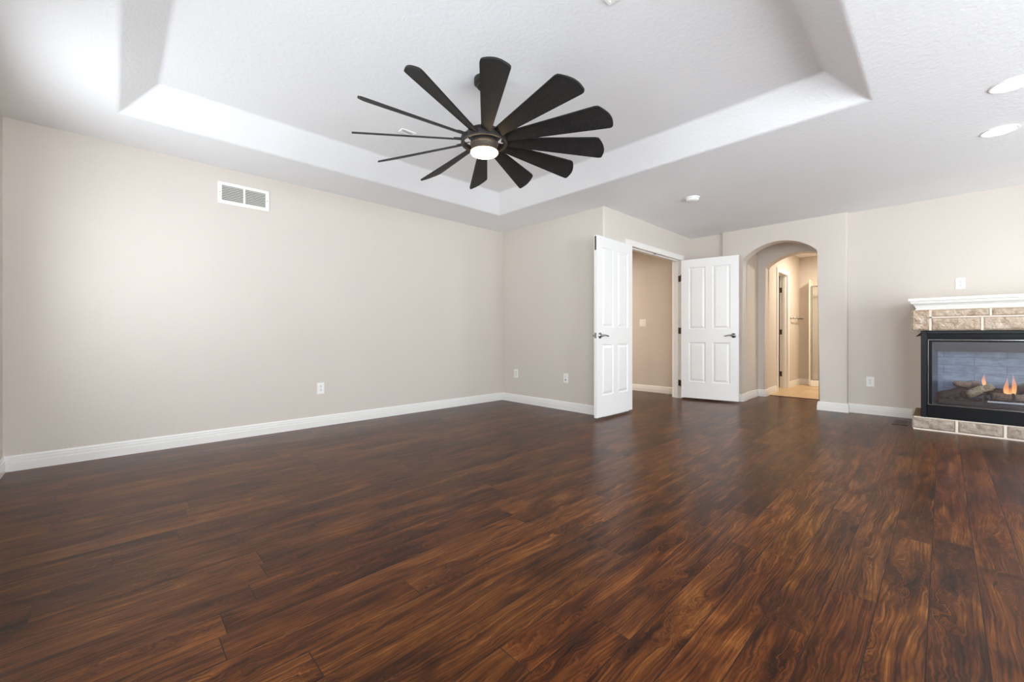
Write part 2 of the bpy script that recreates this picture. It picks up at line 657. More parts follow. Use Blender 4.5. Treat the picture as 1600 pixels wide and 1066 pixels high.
def ceiling():
    x0, x1, y0, y1 = 0.018, 3.480, 0.322, 3.853
    ix, iy, th = 0.197, 0.205, 0.195
    X0, X1, Y0, Y1 = -0.75, 10.9, -2.8, 6.3
    T = 0.12
    bm = bmesh.new()

    def ring(a0, a1, b0, b1, z):
        return [bm.verts.new(p) for p in ((a0, b0, z), (a1, b0, z), (a1, b1, z), (a0, b1, z))]
    A = ring(X0, X1, Y0, Y1, H)
    B = ring(x0, x1, y0, y1, H)
    Cc = ring(x0 + ix, x1 - ix, y0 + iy, y1 - iy, H + th)
    inner_edges = []
    for i in range(4):
        j = (i + 1) % 4
        bm.faces.new((A[i], B[i], B[j], A[j]))
        f = bm.faces.new((B[i], Cc[i], Cc[j], B[j]))
        inner_edges += [e for e in f.edges]
    bm.faces.new((Cc[0], Cc[3], Cc[2], Cc[1]))
    bm.normal_update()
    es = list(set(inner_edges))
    bmesh.ops.bevel(bm, geom=es, offset=0.018, segments=4, affect='EDGES', profile=0.5)
    # upper skin, to make it a slab
    zt = H + th + 0.1
    D = ring(X0, X1, Y0, Y1, zt)
    bm.faces.new(D)
    bm.verts.ensure_lookup_table()
    for i in range(4):
        j = (i + 1) % 4
        bm.faces.new((A[i], A[j], D[j], D[i]))
    for f in bm.faces:
        f.smooth = True
    me = bpy.data.meshes.new('ceiling')
    bmesh.ops.recalc_face_normals(bm, faces=bm.faces[:])
    bm.to_mesh(me)
    bm.free()
    me.materials.append(M_CEIL)
    me.set_sharp_from_angle(angle=rad(35))
    o = bpy.data.objects.new('ceiling', me)
    col.objects.link(o)
    o['kind'] = 'structure'


ceiling()


def soften(o, angle=40):
    me = o.data
    me.polygons.foreach_set('use_smooth', [True] * len(me.polygons))
    me.set_sharp_from_angle(angle=rad(angle))
    return o


def round_corner(cx, cy, r, a0, a1, n=5):
    return [(cx + r * math.cos(rad(a0 + (a1 - a0) * i / n)), cy + r * math.sin(rad(a0 + (a1 - a0) * i / n))) for i in range(n + 1)]


def wall_with_holes(name, plane_axis, p0, p1, a0, a1, holes, mat):
    """box wall with rectangular holes; plane_axis 'X' = thickness along X, runs along Y."""
    bm = bmesh.new()
    cuts = sorted(set([a0, a1] + [h[0] for h in holes] + [h[1] for h in holes]))
    for c0, c1 in zip(cuts[:-1], cuts[1:]):
        hs = [h for h in holes if h[0] <= c0 + 1e-6 and h[1] >= c1 - 1e-6]
        spans = [(0.0, H)]
        if hs:
            spans = [(0.0, hs[0][2]), (hs[0][3], H)]
        for z0, z1 in spans:
            if z1 - z0 < 1e-4:
                continue
            if plane_axis == 'X':
                box(bm, p0, p1, c0, c1, z0, z1)
            else:
                box(bm, c0, c1, p0, p1, z0, z1)
    bmesh.ops.remove_doubles(bm, verts=bm.verts[:], dist=1e-5)
    # drop the shared internal faces
    seen = {}
    for f in bm.faces:
        k = tuple(round(c, 4) for c in f.calc_center_median())
        seen.setdefault(k, []).append(f)
    dead = [f for fs in seen.values() if len(fs) > 1 for f in fs]
    bmesh.ops.delete(bm, geom=dead, context='FACES_ONLY')
    return struct(name, bm, mat)


# left wall, behind-camera walls
struct('wall_left', bx(-0.75, X_FAR + 0.12, Y_LEFT, Y_LEFT + 0.12, 0, H), M_WALL)
wall_with_holes('wall_back', 'X', X_BACK - 0.14, X_BACK, Y_RIGHT - 0.1, Y_LEFT, WIN_BACK, M_WALL)
wall_with_holes('wall_right', 'Y', Y_RIGHT - 0.14, Y_RIGHT, X_BACK, X_FIRE + 0.2, WIN_RIGHT, M_WALL)

# far wall with its rounded outer corner (turns into the door wall)
bm = bmesh.new()
r = 0.018
pts = [(X_FAR, Y_LEFT)] + [(X_FAR, Y_DOOR + r)] + round_corner(X_FAR + r, Y_DOOR + r, r, 180, 270) + [(X_FAR + 0.12, Y_DOOR), (X_FAR + 0.12, Y_LEFT)]
prism(bm, pts, 'Z', 0, H)
soften(struct('wall_far', bm, M_WALL))

# double-door opening
DX0, DX1, DZ = 4.612, 6.118, 2.062
wall_with_holes('wall_door', 'Y', Y_DOOR, Y_DOOR + 0.115, X_FAR + 0.12, X_REC + 0.1, [(DX0 - 0.02, DX1 + 0.02, 0.0, DZ + 0.02)], M_WALL)

# hallway beyond the double doors
struct('wall_hallway', bx(6.43, 6.55, Y_DOOR + 0.115, 6.2, 0, H), M_WALL)
struct('wall_hallway_end', bx(X_FAR + 0.12, 6.55, 6.2, 6.3, 0, H), M_WALL)
struct('wall_hallway_side', bx(X_FAR, X_FAR + 0.12, Y_LEFT + 0.12, 6.2, 0, H), M_WALL)

# recess behind the open leaf
struct('wall_recess', bx(X_REC, X_REC + 0.1, Y_JOG_L + 0.0, Y_DOOR, 0, H), M_WALL)


def arch_wall(name, x0, x1, ya, yb, o0, o1, spring, crown, mat, round_left=0.0, round_right=0.0):
    """wall thickness x0..x1, running ya..yb (ya<yb) with an arched opening o0..o1."""
    w = (o1 - o0) / 2
    rise = crown - spring
    R = (w * w + rise * rise) / (2 * rise)
    cy, cz = (o0 + o1) / 2, crown - R
    n = 40
    arc = []
    t0 = math.asin(w / R)
    for i in range(n + 1):
        t = -t0 + 2 * t0 * i / n
        arc.append((cy + R * math.sin(t), cz + R * math.cos(t)))
    poly = [(ya, 0), (o0, 0), (o0, spring)] + arc[1:-1] + [(o1, spring), (o1, 0), (yb, 0), (yb, H), (ya, H)]
    bm = bmesh.new()
    f0, f1 = prism(bm, poly, 'X', x0, x1)
    # soften the front rim of the opening (plaster bullnose)
    es = []
    for e in bm.edges:
        a, b = e.verts
        if abs(a.co.x - b.co.x) > 1e-6:
            continue
        def on_open(v):
            return o0 - 1e-5 <= v.co.y <= o1 + 1e-5 and v.co.z < crown + 1e-4
        if on_open(a) and on_open(b) and not (a.co.z < 1e-6 and b.co.z < 1e-6):
            if min(a.co.x, b.co.x) < x0 + 1e-6 or True:
                es.append(e)
    for e in bm.edges:
        a, b = e.verts
        if abs(a.co.x - x0) < 1e-6 and abs(b.co.x - x0) < 1e-6 and abs(a.co.y - b.co.y) < 1e-6:
            if (round_left and abs(a.co.y - yb) < 1e-6) or (round_right and abs(a.co.y - ya) < 1e-6):
                es.append(e)
    bmesh.ops.bevel(bm, geom=es, offset=0.014, segments=3, affect='EDGES', profile=0.5)
    big = [f for f in bm.faces if len(f.verts) > 4]
    bmesh.ops.triangulate(bm, faces=big)
    return soften(struct(name, bm, mat), 35)


arch_wall('wall_arch', X_ARCH, 6.60, Y_JOG_R, Y_JOG_L, 1.095, 1.978, 2.003, 2.206, M_WALL, 0.014, 0.014)
struct('wall_fireplace', bx(X_FIRE, 6.60, Y_RIGHT, Y_JOG_R, 0, H), M_WALL)

# vestibule between the two arches
struct('wall_vestibule_left', bx(6.60, 7.20, 1.995, 2.1, 0, H), M_WALL)
struct('wall_vestibule_right', bx(6.60, 7.20, 0.85, 0.95, 0, H), M_WALL)
arch_wall('wall_bathroom_arch', 7.20, 7.395, 0.0, 2.1, 1.02, 1.903, 1.975, 2.158, M_WALL)

# bathroom
BY = 1.925
wall_with_holes('wall_bathroom_left', 'Y', BY, BY + 0.115, 7.395, 9.54, [(7.99, 8.645, 0.0, 2.02)], M_WALL)
struct('wall_bathroom_far', bx(9.54, 9.64, -0.1, 2.9, 0, H), M_WALL)
struct('wall_bathroom_right', bx(7.395, 9.54, -0.1, 0.0, 0, H), M_WALL)
struct('wall_closet_left', bx(7.5, 7.6, BY + 0.115, 2.9, 0, H), M_WALL)
struct('wall_closet_far', bx(7.5, 9.54, 2.8, 2.9, 0, H), M_WALL)

# ---------------------------------------------------------------- baseboards
BB = [(0, 0), (0.015, 0), (0.015, 0.058), (0.0125, 0.062), (0.0125, 0.081), (0.0095, 0.085), (0.0095, 0.097), (0.004, 0.108), (0, 0.108)]


def baseboard(name, path):
    bm = bmesh.new()
    sweep(bm, path, BB)
    return struct(name, bm, M_TRIM)


# path direction so that "left of travel" points into the room
baseboard('baseboard_left', [(X_FAR, Y_LEFT), (X_BACK, Y_LEFT)][::1])
baseboard('baseboard_back', [(X_BACK, Y_LEFT), (X_BACK, Y_RIGHT)])
baseboard('baseboard_far', [(DX0 - 0.08, Y_DOOR), (X_FAR, Y_DOOR), (X_FAR, Y_LEFT)])
baseboard('baseboard_arch_left', [(7.2, 1.903 + 0.0), (7.2, 1.995), (6.60, 1.995), (6.60, 1.978), (X_ARCH, 1.978), (X_ARCH, Y_JOG_L), (X_REC, Y_JOG_L), (X_REC, Y_DOOR), (6.21, Y_DOOR)])
baseboard('baseboard_fireplace', [(X_FIRE, 0.245), (X_FIRE, Y_JOG_R), (X_ARCH, Y_JOG_R), (X_ARCH, 1.095), (6.60, 1.095)])
baseboard('baseboard_right', [(X_BACK, Y_RIGHT), (X_FIRE, Y_RIGHT), (X_FIRE, -1.2)])
baseboard('baseboard_hallway', [(6.21, Y_DOOR + 0.115), (6.43, Y_DOOR + 0.115), (6.43, 6.2)][::1])
baseboard('baseboard_bathroom', [(7.92, BY), (7.395, BY), (7.395, 1.903), (7.2, 1.903)])
baseboard('baseboard_bathroom_far', [(9.54, 1.74), (9.54, BY), (8.725, BY)])


# ---------------------------------------------------------------- windows (daylight; all unseen, some added for their light)
def window(i, axis, p, a0, a1, z0, z1, inward):
    fr = 0.045
    bm = bmesh.new()

    def bb(u0, u1, w0, w1, d0=-0.10, d1=-0.04):
        q0, q1 = sorted((p + inward * d0, p + inward * d1))
        if axis == 'X':
            box(bm, q0, q1, u0, u1, w0, w1)
        else:
            box(bm, u0, u1, q0, q1, w0, w1)
    bb(a0, a0 + fr, z0, z1)
    bb(a1 - fr, a1, z0, z1)
    bb(a0 + fr, a1 - fr, z0, z0 + fr)
    bb(a0 + fr, a1 - fr, z1 - fr, z1)
    bb(a0 + fr, a1 - fr, (z0 + z1) / 2 - 0.02, (z0 + z1) / 2 + 0.02)
    w = struct('window_%d' % i, bm, M_TRIM)
    bm = bmesh.new()
    q = p + inward * -0.07
    if axis == 'X':
        box(bm, q - 0.002, q + 0.002, a0 + fr, a1 - fr, z0 + fr, z1 - fr)
    else:
        box(bm, a0 + fr, a1 - fr, q - 0.002, q + 0.002, z0 + fr, z1 - fr)
    obj('pane', bm, M_GLASS, w)
    bm = bmesh.new()
    if axis == 'X':
        box(bm, min(p, p + inward * 0.03) - 0.0, max(p, p + inward * 0.03), a0 - 0.03, a1 + 0.03, z0 - 0.025, z0)
    else:
        box(bm, a0 - 0.03, a1 + 0.03, min(p, p + inward * 0.03), max(p, p + inward * 0.03), z0 - 0.025, z0)
    obj('window_sill', bm, M_TRIM, w)


k = 1
for a0, a1, z0, z1 in WIN_BACK:
    window(k, 'X', X_BACK, a0, a1, z0, z1, 1)
    k += 1
for a0, a1, z0, z1 in WIN_RIGHT:
    window(k, 'Y', Y_RIGHT, a0, a1, z0, z1, 1)
    k += 1

# ---------------------------------------------------------------- double-door casing and jambs
CW, CT = 0.072, 0.018


def casing_prof(bm, x0, x1, z0, z1, y0, y1):
    box(bm, x0, x1, y0, y1, z0, z1, 0.003, 1)


bm = bmesh.new()
for yy0, yy1 in ((Y_DOOR - CT, Y_DOOR), (Y_DOOR + 0.115, Y_DOOR + 0.115 + CT)):
    casing_prof(bm, DX0 - CW, DX0 + 0.004, 0, DZ, yy0, yy1)
    casing_prof(bm, DX1 - 0.004, DX1 + CW, 0, DZ, yy0, yy1)
    casing_prof(bm, DX0 - CW, DX1 + CW, DZ, DZ + CW, yy0, yy1)
struct('trim_1', bm, M_TRIM)
bm = bmesh.new()
box(bm, DX0 - 0.02, DX0, Y_DOOR, Y_DOOR + 0.115, 0, DZ)
box(bm, DX1, DX1 + 0.02, Y_DOOR, Y_DOOR + 0.115, 0, DZ)
box(bm, DX0 - 0.02, DX1 + 0.02, Y_DOOR, Y_DOOR + 0.115, DZ, DZ + 0.02)
# door stops
box(bm, DX0, DX0 + 0.011, Y_DOOR + 0.04, Y_DOOR + 0.078, 0, DZ)
box(bm, DX1 - 0.011, DX1, Y_DOOR + 0.04, Y_DOOR + 0.078, 0, DZ)
box(bm, DX0, DX1, Y_DOOR + 0.04, Y_DOOR + 0.078, DZ - 0.011, DZ)
struct('trim_2', bm, M_TRIM)
bm = bmesh.new()
box(bm, 5.352, 5.378, Y_DOOR + 0.018, Y_DOOR + 0.034, DZ - 0.006, DZ - 0.0005)
obj('strike_plate', bm, M_DARKMETAL, bpy.data.objects['trim_2'])

# bathroom closet doorway
OX0, OX1, OZ = 8.01, 8.625, 2.0
bm = bmesh.new()
casing_prof(bm, OX0 - 0.075, OX0, 0, OZ, BY - 0.016, BY)
casing_prof(bm, OX1, OX1 + 0.09, 0, OZ, BY - 0.016, BY)
casing_prof(bm, OX0 - 0.075, OX1 + 0.09, OZ, OZ + 0.075, BY - 0.016, BY)
box(bm, OX0 - 0.02, OX0, BY, BY + 0.115, 0, OZ)
box(bm, OX1, OX1 + 0.02, BY, BY + 0.115, 0, OZ)
box(bm, OX0 - 0.02, OX1 + 0.02, BY, BY + 0.115, OZ, OZ + 0.02)
box(bm, OX1 - 0.011, OX1, BY + 0.03, BY + 0.068, 0, OZ)
struct('trim_3', bm, M_TRIM)

# carpetless metal transition strip between plank and tile
struct('trim_4', bx(7.395, 7.43, 1.02, 1.903, 0.0, 0.006, 0.002, 1), plain('brown_threshold_strip', lin(92, 62, 36), 0.4))


# ================================================================ panelled door leaves
def leaf_mesh(W, Hh, T):
    """leaf lying in the XZ plane: x 0..W, z 0..Hh, y -T/2..T/2, four raised panels each side"""
    st, mid = 0.105, 0.088
    pw = (W - 2 * st - mid) / 2
    xs = [0, st, st + pw, st + pw + mid, W - st, W]
    zs = [0, 0.236, 0.812, 1.000, Hh - 0.118, Hh]
    bm = bmesh.new()
    for side in (-1, 1):
        y = side * T / 2
        grid = [[bm.verts.new((x, y, z)) for x in xs] for z in zs]
        for j in range(5):
            for i in range(5):
                v = [grid[j][i], grid[j][i + 1], grid[j + 1][i + 1], grid[j + 1][i]]
                if i in (1, 3) and j in (1, 3):
                    x0, x1, z0, z1 = xs[i], xs[i + 1], zs[j], zs[j + 1]
                    prev = v
                    for off, dep in ((0.010, -0.009), (0.018, -0.010), (0.042, -0.002), (0.046, -0.0015)):
                        yy = y + side * dep
                        nv = [bm.verts.new(p) for p in ((x0 + off, yy, z0 + off), (x1 - off, yy, z0 + off), (x1 - off, yy, z1 - off), (x0 + off, yy, z1 - off))]
                        for q in range(4):
                            bm.faces.new((prev[q], prev[(q + 1) % 4], nv[(q + 1) % 4], nv[q]))
                        prev = nv
                    bm.faces.new(prev)
                else:
                    bm.faces.new(v)
    # rim
    rim = [(0, 0), (W, 0), (W, Hh), (0, Hh)]
    for a, b in zip(rim, rim[1:] + rim[:1]):
        q = [bm.verts.new((a[0], -T / 2, a[1])), bm.verts.new((b[0], -T / 2, b[1])), bm.verts.new((b[0], T / 2, b[1])), bm.verts.new((a[0], T / 2, a[1]))]
        bm.faces.new(q)
    bmesh.ops.remove_doubles(bm, verts=bm.verts[:], dist=1e-6)
    return bm


def lever_handle(parent, x, z, T, toward, side):
    """rose + neck + curved lever on one face; toward = +-1 along x; side = +-1 (face)"""
    y0 = side * T / 2
    bm = bmesh.new()
    lathe(bm, [(0, 0), (0.033, 0), (0.033, 0.004), (0.030, 0.008), (0.012, 0.010), (0.010, 0.014), (0.010, 0.045), (0, 0.045)], (0, 0, 0), 28, 'Z')
    M = Matrix.Rotation(rad(-90 * side), 4, 'X')
    for v in bm.verts:
        v.co = M @ v.co + Vector((x, y0, z))
    pts = []
    for i in range(9):
        t = i / 8
        pts.append((x + toward * (0.112 * t - 0.004), y0 + side * (0.046 - 0.006 * math.sin(t * math.pi)), z + 0.006 * math.sin(t * math.pi * 1.2) - 0.004 * t))
    tube(bm, pts, [0.0095, 0.0095, 0.009, 0.0085, 0.008, 0.0078, 0.0078, 0.0085, 0.007], 12)
    h = obj('handle', bm, M_METAL, parent, smooth=True)
    h['label'] = 'brushed nickel lever handle'
    return h


def hinge(parent, x, y, z, lx, ly, mat=M_DARKMETAL):
    """knuckle barrel at x,y with a leaf plate"""
    bm = bmesh.new()
    lathe(bm, [(0, -0.048), (0.004, -0.048), (0.006, -0.044), (0.006, 0.044), (0.004, 0.048), (0, 0.048)], (x, y, z), 12)
    box(bm, min(x, x + lx), max(x, x + lx) + 0.0005, min(y, y + ly), max(y, y + ly) + 0.0005, z - 0.045, z + 0.045)
    h = obj('hinge', bm, mat, parent)
    return h


LW, LH, LT = 0.762, 2.018, 0.035
# left leaf: swung right round, lying along the wall past its corner
left_leaf = thing('door_leaf', 'white four-panel door leaf folded flat back against the wall corner, nearly edge-on', 'door', (DX0 - 0.012, 2.672, 0.028), rad(180 + 1.2), 'leaves of the open double door')
obj('panel_slab', leaf_mesh(LW + 0.016, LH, LT), M_DOOR, left_leaf)
lever_handle(left_leaf, LW - 0.045, 0.910, LT, -1, 1)
lever_handle(left_leaf, LW - 0.045, 0.910, LT, -1, -1)
obj('latch_plate', bx(LW + 0.0158, LW + 0.018, -0.013, 0.013, 0.88, 0.94), M_METAL, left_leaf)
obj('flush_bolt', bx(LW + 0.0155, LW + 0.0175, -0.009, 0.009, LH - 0.165, LH - 0.01), M_DARKMETAL, left_leaf)
for hz in (0.20, 1.03, 1.80):
    hinge(left_leaf, -0.006, -0.022, hz, 0.0, 0.03)

# right leaf: open about 100 degrees
RA = 281.0
right_leaf = thing('door_leaf', 'white four-panel door leaf standing open at right angles, facing the room beside the arch', 'door', (6.058, 2.688, 0.028), rad(RA), 'leaves of the open double door')
obj('panel_slab', leaf_mesh(LW - 0.012, LH, LT), M_DOOR, right_leaf)
lever_handle(right_leaf, LW - 0.075, 0.910, LT, -1, 1)
lever_handle(right_leaf, LW - 0.075, 0.910, LT, -1, -1)
obj('latch_plate', bx(LW - 0.0122, LW - 0.010, -0.013, 0.013, 0.88, 0.94), M_METAL, right_leaf)
for hz in (0.20, 0.98, 1.76):
    hinge(right_leaf, -0.008, -0.014, hz, 0.0, 0.0)
    h = obj('hinge_plate', bx(-0.0015, 0.0, -0.015, 0.012, hz - 0.045, hz + 0.045), M_METAL, right_leaf)
# hinge leaves on the jamb
for hz in (0.228, 1.008, 1.788):
    obj('hinge_plate', bx(DX1 - 0.0022, DX1, Y_DOOR + 0.002, Y_DOOR + 0.036, hz - 0.045, hz + 0.045), M_DARKMETAL, bpy.data.objects['trim_2'])

# closet door in the bathroom, swung into the closet
cd = thing('door_leaf', 'white door with three bronze hinges ajar in the warmly lit bathroom beyond the arch', 'door', (OX1 - 0.020, BY + 0.139, 0.02), rad(94))
obj('panel_slab', leaf_mesh(0.62, 1.96, 0.035), M_DOOR, cd)
for hz in (0.23, 0.98, 1.73):
    hinge(cd, -0.012, -0.019, hz, 0.0, 0.0)
    obj('hinge_plate', bx(-0.0018, 0.0, -0.016, 0.014, hz - 0.045, hz + 0.045), M_DARKMETAL, cd)
    obj('hinge_plate', bx(OX1 - 0.0022, OX1, BY + 0.082, BY + 0.112, hz + 0.02 - 0.045, hz + 0.02 + 0.045), M_DARKMETAL, bpy.data.objects['trim_3'])


# ================================================================ outlets, switches
def plate_local(w, h):
    """a plate in local XZ, facing -Y, back at y=0"""
    bm = bmesh.new()
    box(bm, -w / 2, w / 2, -0.006, 0.0, -h / 2, h / 2, 0.002, 2)
    return bm


def outlet(label, loc, rz, kind='duplex', w=0.072, h=0.116):
    t = thing('light_switch' if kind == 'switch' else 'wall_outlet', label, 'light switch' if kind == 'switch' else 'outlet', loc, rz)
    obj('cover_plate', plate_local(w, h), M_PLATE, t)
    if kind == 'duplex':
        for s in (-1, 1):
            bm = bmesh.new()
            zc = s * 0.0195
            lathe(bm, [(0, 0), (0.0165, 0), (0.0165, 0.0022), (0.015, 0.003), (0, 0.003)], (0, 0, 0), 24)
            for v in bm.verts:
                v.co = Matrix.Rotation(rad(90), 4, 'X') @ v.co + Vector((0, -0.006, zc))
                v.co.z = zc + max(-0.0125, min(0.0125, v.co.z - zc))
            rc = obj('receptacle', bm, M_PLATE, t)
            bm = bmesh.new()
            box(bm, -0.0075, -0.0045, -0.0096, -0.0088, zc - 0.001, zc + 0.009)
            box(bm, 0.0045, 0.0075, -0.0096, -0.0088, zc - 0.0, zc + 0.008)
            box(bm, -0.0025, 0.0025, -0.0096, -0.0088, zc - 0.0095, zc - 0.0045)
            obj('slots', bm, M_SLOT, rc)
        bm = bmesh.new()
        lathe(bm, [(0, 0), (0.0032, 0), (0.0028, 0.0014), (0, 0.0014)], (0, 0, 0), 12)
        for v in bm.verts:
            v.co = Matrix.Rotation(rad(90), 4, 'X') @ v.co + Vector((0, -0.006, 0))
        obj('screw', bm, M_METAL, t)
    elif kind == 'jacks':
        for sx in (-0.012, 0.012):
            for zc in (0.028, 0.0, -0.028):
                obj('jack', bx(sx - 0.008, sx + 0.008, -0.0085, -0.006, zc - 0.009, zc + 0.009, 0.001, 1), M_GREY, t)
    elif kind == 'coax':
        for zc, mm, rr in ((0.022, M_GREY, 0.010), (-0.022, M_SLOT, 0.009)):
            bm = bmesh.new()
            lathe(bm, [(0, 0), (rr, 0), (rr, 0.004), (rr * 0.5, 0.005), (rr * 0.5, 0.009), (0, 0.009)], (0, 0, 0), 18)
            for v in bm.verts:
                v.co = Matrix.Rotation(rad(90), 4, 'X') @ v.co + Vector((0, -0.006, zc))
            obj('jack', bm, mm, t)
    elif kind == 'switch':
        for sx in (-0.023, 0.023):
            bm = bmesh.new()
            prism(bm, [(-0.006, -0.033), (-0.0105, 0.033), (-0.006, 0.033)], 'X', sx - 0.0165, sx + 0.0165)
            obj('rocker', bm, M_PLATE, t)
    return t


outlet('white duplex outlet low on the long left wall', (1.538, Y_LEFT, 0.393), 0)
outlet('white jack plate low on the far wall, nearer the room corner', (X_FAR, 4.176, 0.402), rad(-90), 'jacks', 0.078)
outlet('white coax plate low on the far wall, nearer the open door', (X_FAR, 3.285, 0.403), rad(-90), 'coax')
outlet('white duplex outlet low on the wall between arch and fireplace', (X_FIRE, 0.607, 0.388), rad(-90))
outlet('white duplex outlet high on the wall above the mantel', (X_FIRE, -0.122, 1.492), rad(-90))
outlet('white double rocker switch on the hallway wall seen through the doorway', (6.43, 3.513, 1.152), rad(-90), 'switch', 0.116, 0.118)


# ================================================================ vents
def wall_grille():
    t = thing('wall_vent', 'white rectangular return-air vent with two banks of louvres high on left wall', 'vent', (0.862, Y_LEFT, 2.216))
    W, Hh = 0.404, 0.194
    bm = bmesh.new()
    b = 0.030
    box(bm, -W / 2, W / 2, -0.010, 0, Hh / 2 - b, Hh / 2, 0.002, 1)
    box(bm, -W / 2, W / 2, -0.010, 0, -Hh / 2, -Hh / 2 + b, 0.002, 1)
    box(bm, -W / 2, -W / 2 + b, -0.010, 0, -Hh / 2 + b - 0.002, Hh / 2 - b + 0.002, 0.0, 1)
    box(bm, W / 2 - b, W / 2, -0.010, 0, -Hh / 2 + b - 0.002, Hh / 2 - b + 0.002, 0.0, 1)
    box(bm, -0.008, 0.008, -0.010, 0, -Hh / 2 + b - 0.002, Hh / 2 - b + 0.002, 0.0, 1)
    obj('frame', bm, M_PLATE, t)
    obj('duct_opening', bx(-W / 2 + 0.01, W / 2 - 0.01, -0.0012, -0.0002, -Hh / 2 + 0.01, Hh / 2 - 0.01), M_SLOT, t)
    for s in (-1, 1):
        bm = bmesh.new()
        n = 9
        x0, x1 = (0.008, W / 2 - b) if s > 0 else (-W / 2 + b, -0.008)
        for i in range(n):
            z = -Hh / 2 + b + (i + 0.5) * (Hh - 2 * b) / n
            prism(bm, [(-0.008, z - 0.0065), (-0.0072, z - 0.0072), (-0.0018, z + 0.0035), (-0.0026, z + 0.0042)], 'X', x0, x1)
        obj('louvres', bm, M_GREY, t)
    for s in (-1, 1):
        bm = bmesh.new()
        lathe(bm, [(0, 0), (0.0045, 0), (0.0035, 0.002), (0, 0.002)], (0, 0, 0), 12)
        for v in bm.verts:
            v.co = Matrix.Rotation(rad(90), 4, 'X') @ v.co + Vector((s * (W / 2 - b / 2), -0.010, 0))
        obj('screw', bm, M_METAL, t)


wall_grille()


def ceiling_register(label, x0, x1, y0, y1):
    z = H + 0.195
    t = thing('ceiling_vent', label, 'vent', ((x0 + x1) / 2, (y0 + y1) / 2, z), 0, 'ceiling vents in the tray')
    w, d = (x1 - x0) / 2, (y1 - y0) / 2
    bm = bmesh.new()
    b = 0.018
    box(bm, -w, w, -d, -d + b, -0.008, 0, 0.002, 1)
    box(bm, -w, w, d - b, d, -0.008, 0, 0.002, 1)
    box(bm, -w, -w + b, -d + b, d - b, -0.008, 0)
    box(bm, w - b, w, -d + b, d - b, -0.008, 0)
    obj('frame', bm, M_PLATE, t)
    bm = bmesh.new()
    n = 3
    for i in range(n):
        y = -d + b + (i + 0.5) * (2 * d - 2 * b) / n
        prism(bm, [(y - 0.007, -0.007), (y - 0.006, -0.0075), (y + 0.006, -0.001), (y + 0.005, -0.0005)], 'X', -w + b, w - b)
    obj('louvres', bm, M_PLATE, t)


ceiling_register('small white ceiling vent in the tray, half hidden behind the left fan blades', 1.696, 1.826, 3.057, 3.127)
ceiling_register('white ceiling vent in the tray, cut by the top of the picture', 1.696, 1.826, 1.114, 1.184)

# floor register by the hearth
t = thing('floor_vent', 'dark brown slotted floor vent beside the hearth and baseboard', 'vent', (6.10, 0.318, 0.0))
bm = bmesh.new()
box(bm, -0.17, 0.17, -0.062, 0.062, 0.0, 0.005, 0.002, 1)
obj('frame', bm, plain('brown_metal_register', lin(74, 46, 32), 0.4), t)
bm = bmesh.new()
for i in range(11):
    xx = -0.145 + i * 0.029
    box(bm, xx - 0.006, xx + 0.006, -0.045, 0.045, 0.0048, 0.0056)
obj('slots', bm, M_SLOT, t)

# smoke detector
t = thing('smoke_detector', 'round white smoke detector on the lower ceiling near the double doors', 'smoke detector', (4.538, 1.893, H))
bm = bmesh.new()
lathe(bm, [(0, 0), (0.074, 0), (0.075, -0.006), (0.072, -0.012), (0, -0.012)], (0, 0, 0), 40)
obj('mounting_base', bm, M_PLATE, t, smooth=False)
bm = bmesh.new()
lathe(bm, [(0, -0.012), (0.064, -0.012), (0.066, -0.016), (0.063, -0.030), (0.052, -0.038), (0, -0.040)], (0, 0, 0), 40)
obj('cover', bm, M_PLATE, t, smooth=True)


# recessed lights
def recessed(label, x, y):
    t = thing('recessed_light', label, 'ceiling light', (x, y, H), 0, 'recessed lights over the fireplace side')
    bm = bmesh.new()
    lathe(bm, [(0.098, 0.0), (0.099, -0.003), (0.094, -0.006), (0.082, -0.005), (0.078, 0.0)], (0, 0, 0), 48)
    obj('trim_ring', bm, M_PLATE, t, smooth=True)
    bm = bmesh.new()
    lathe(bm, [(0, -0.0035), (0.070, -0.0035), (0.081, -0.002)], (0, 0, 0), 48)
    obj('lens', bm, M_RECESS_EMIT, t)
    return t


recessed('round glowing recessed ceiling light, larger in view and cut by the right edge', 3.862, -0.285)
recessed('round glowing recessed ceiling light, farther one nearer the fireplace wall', 4.677, -0.282)


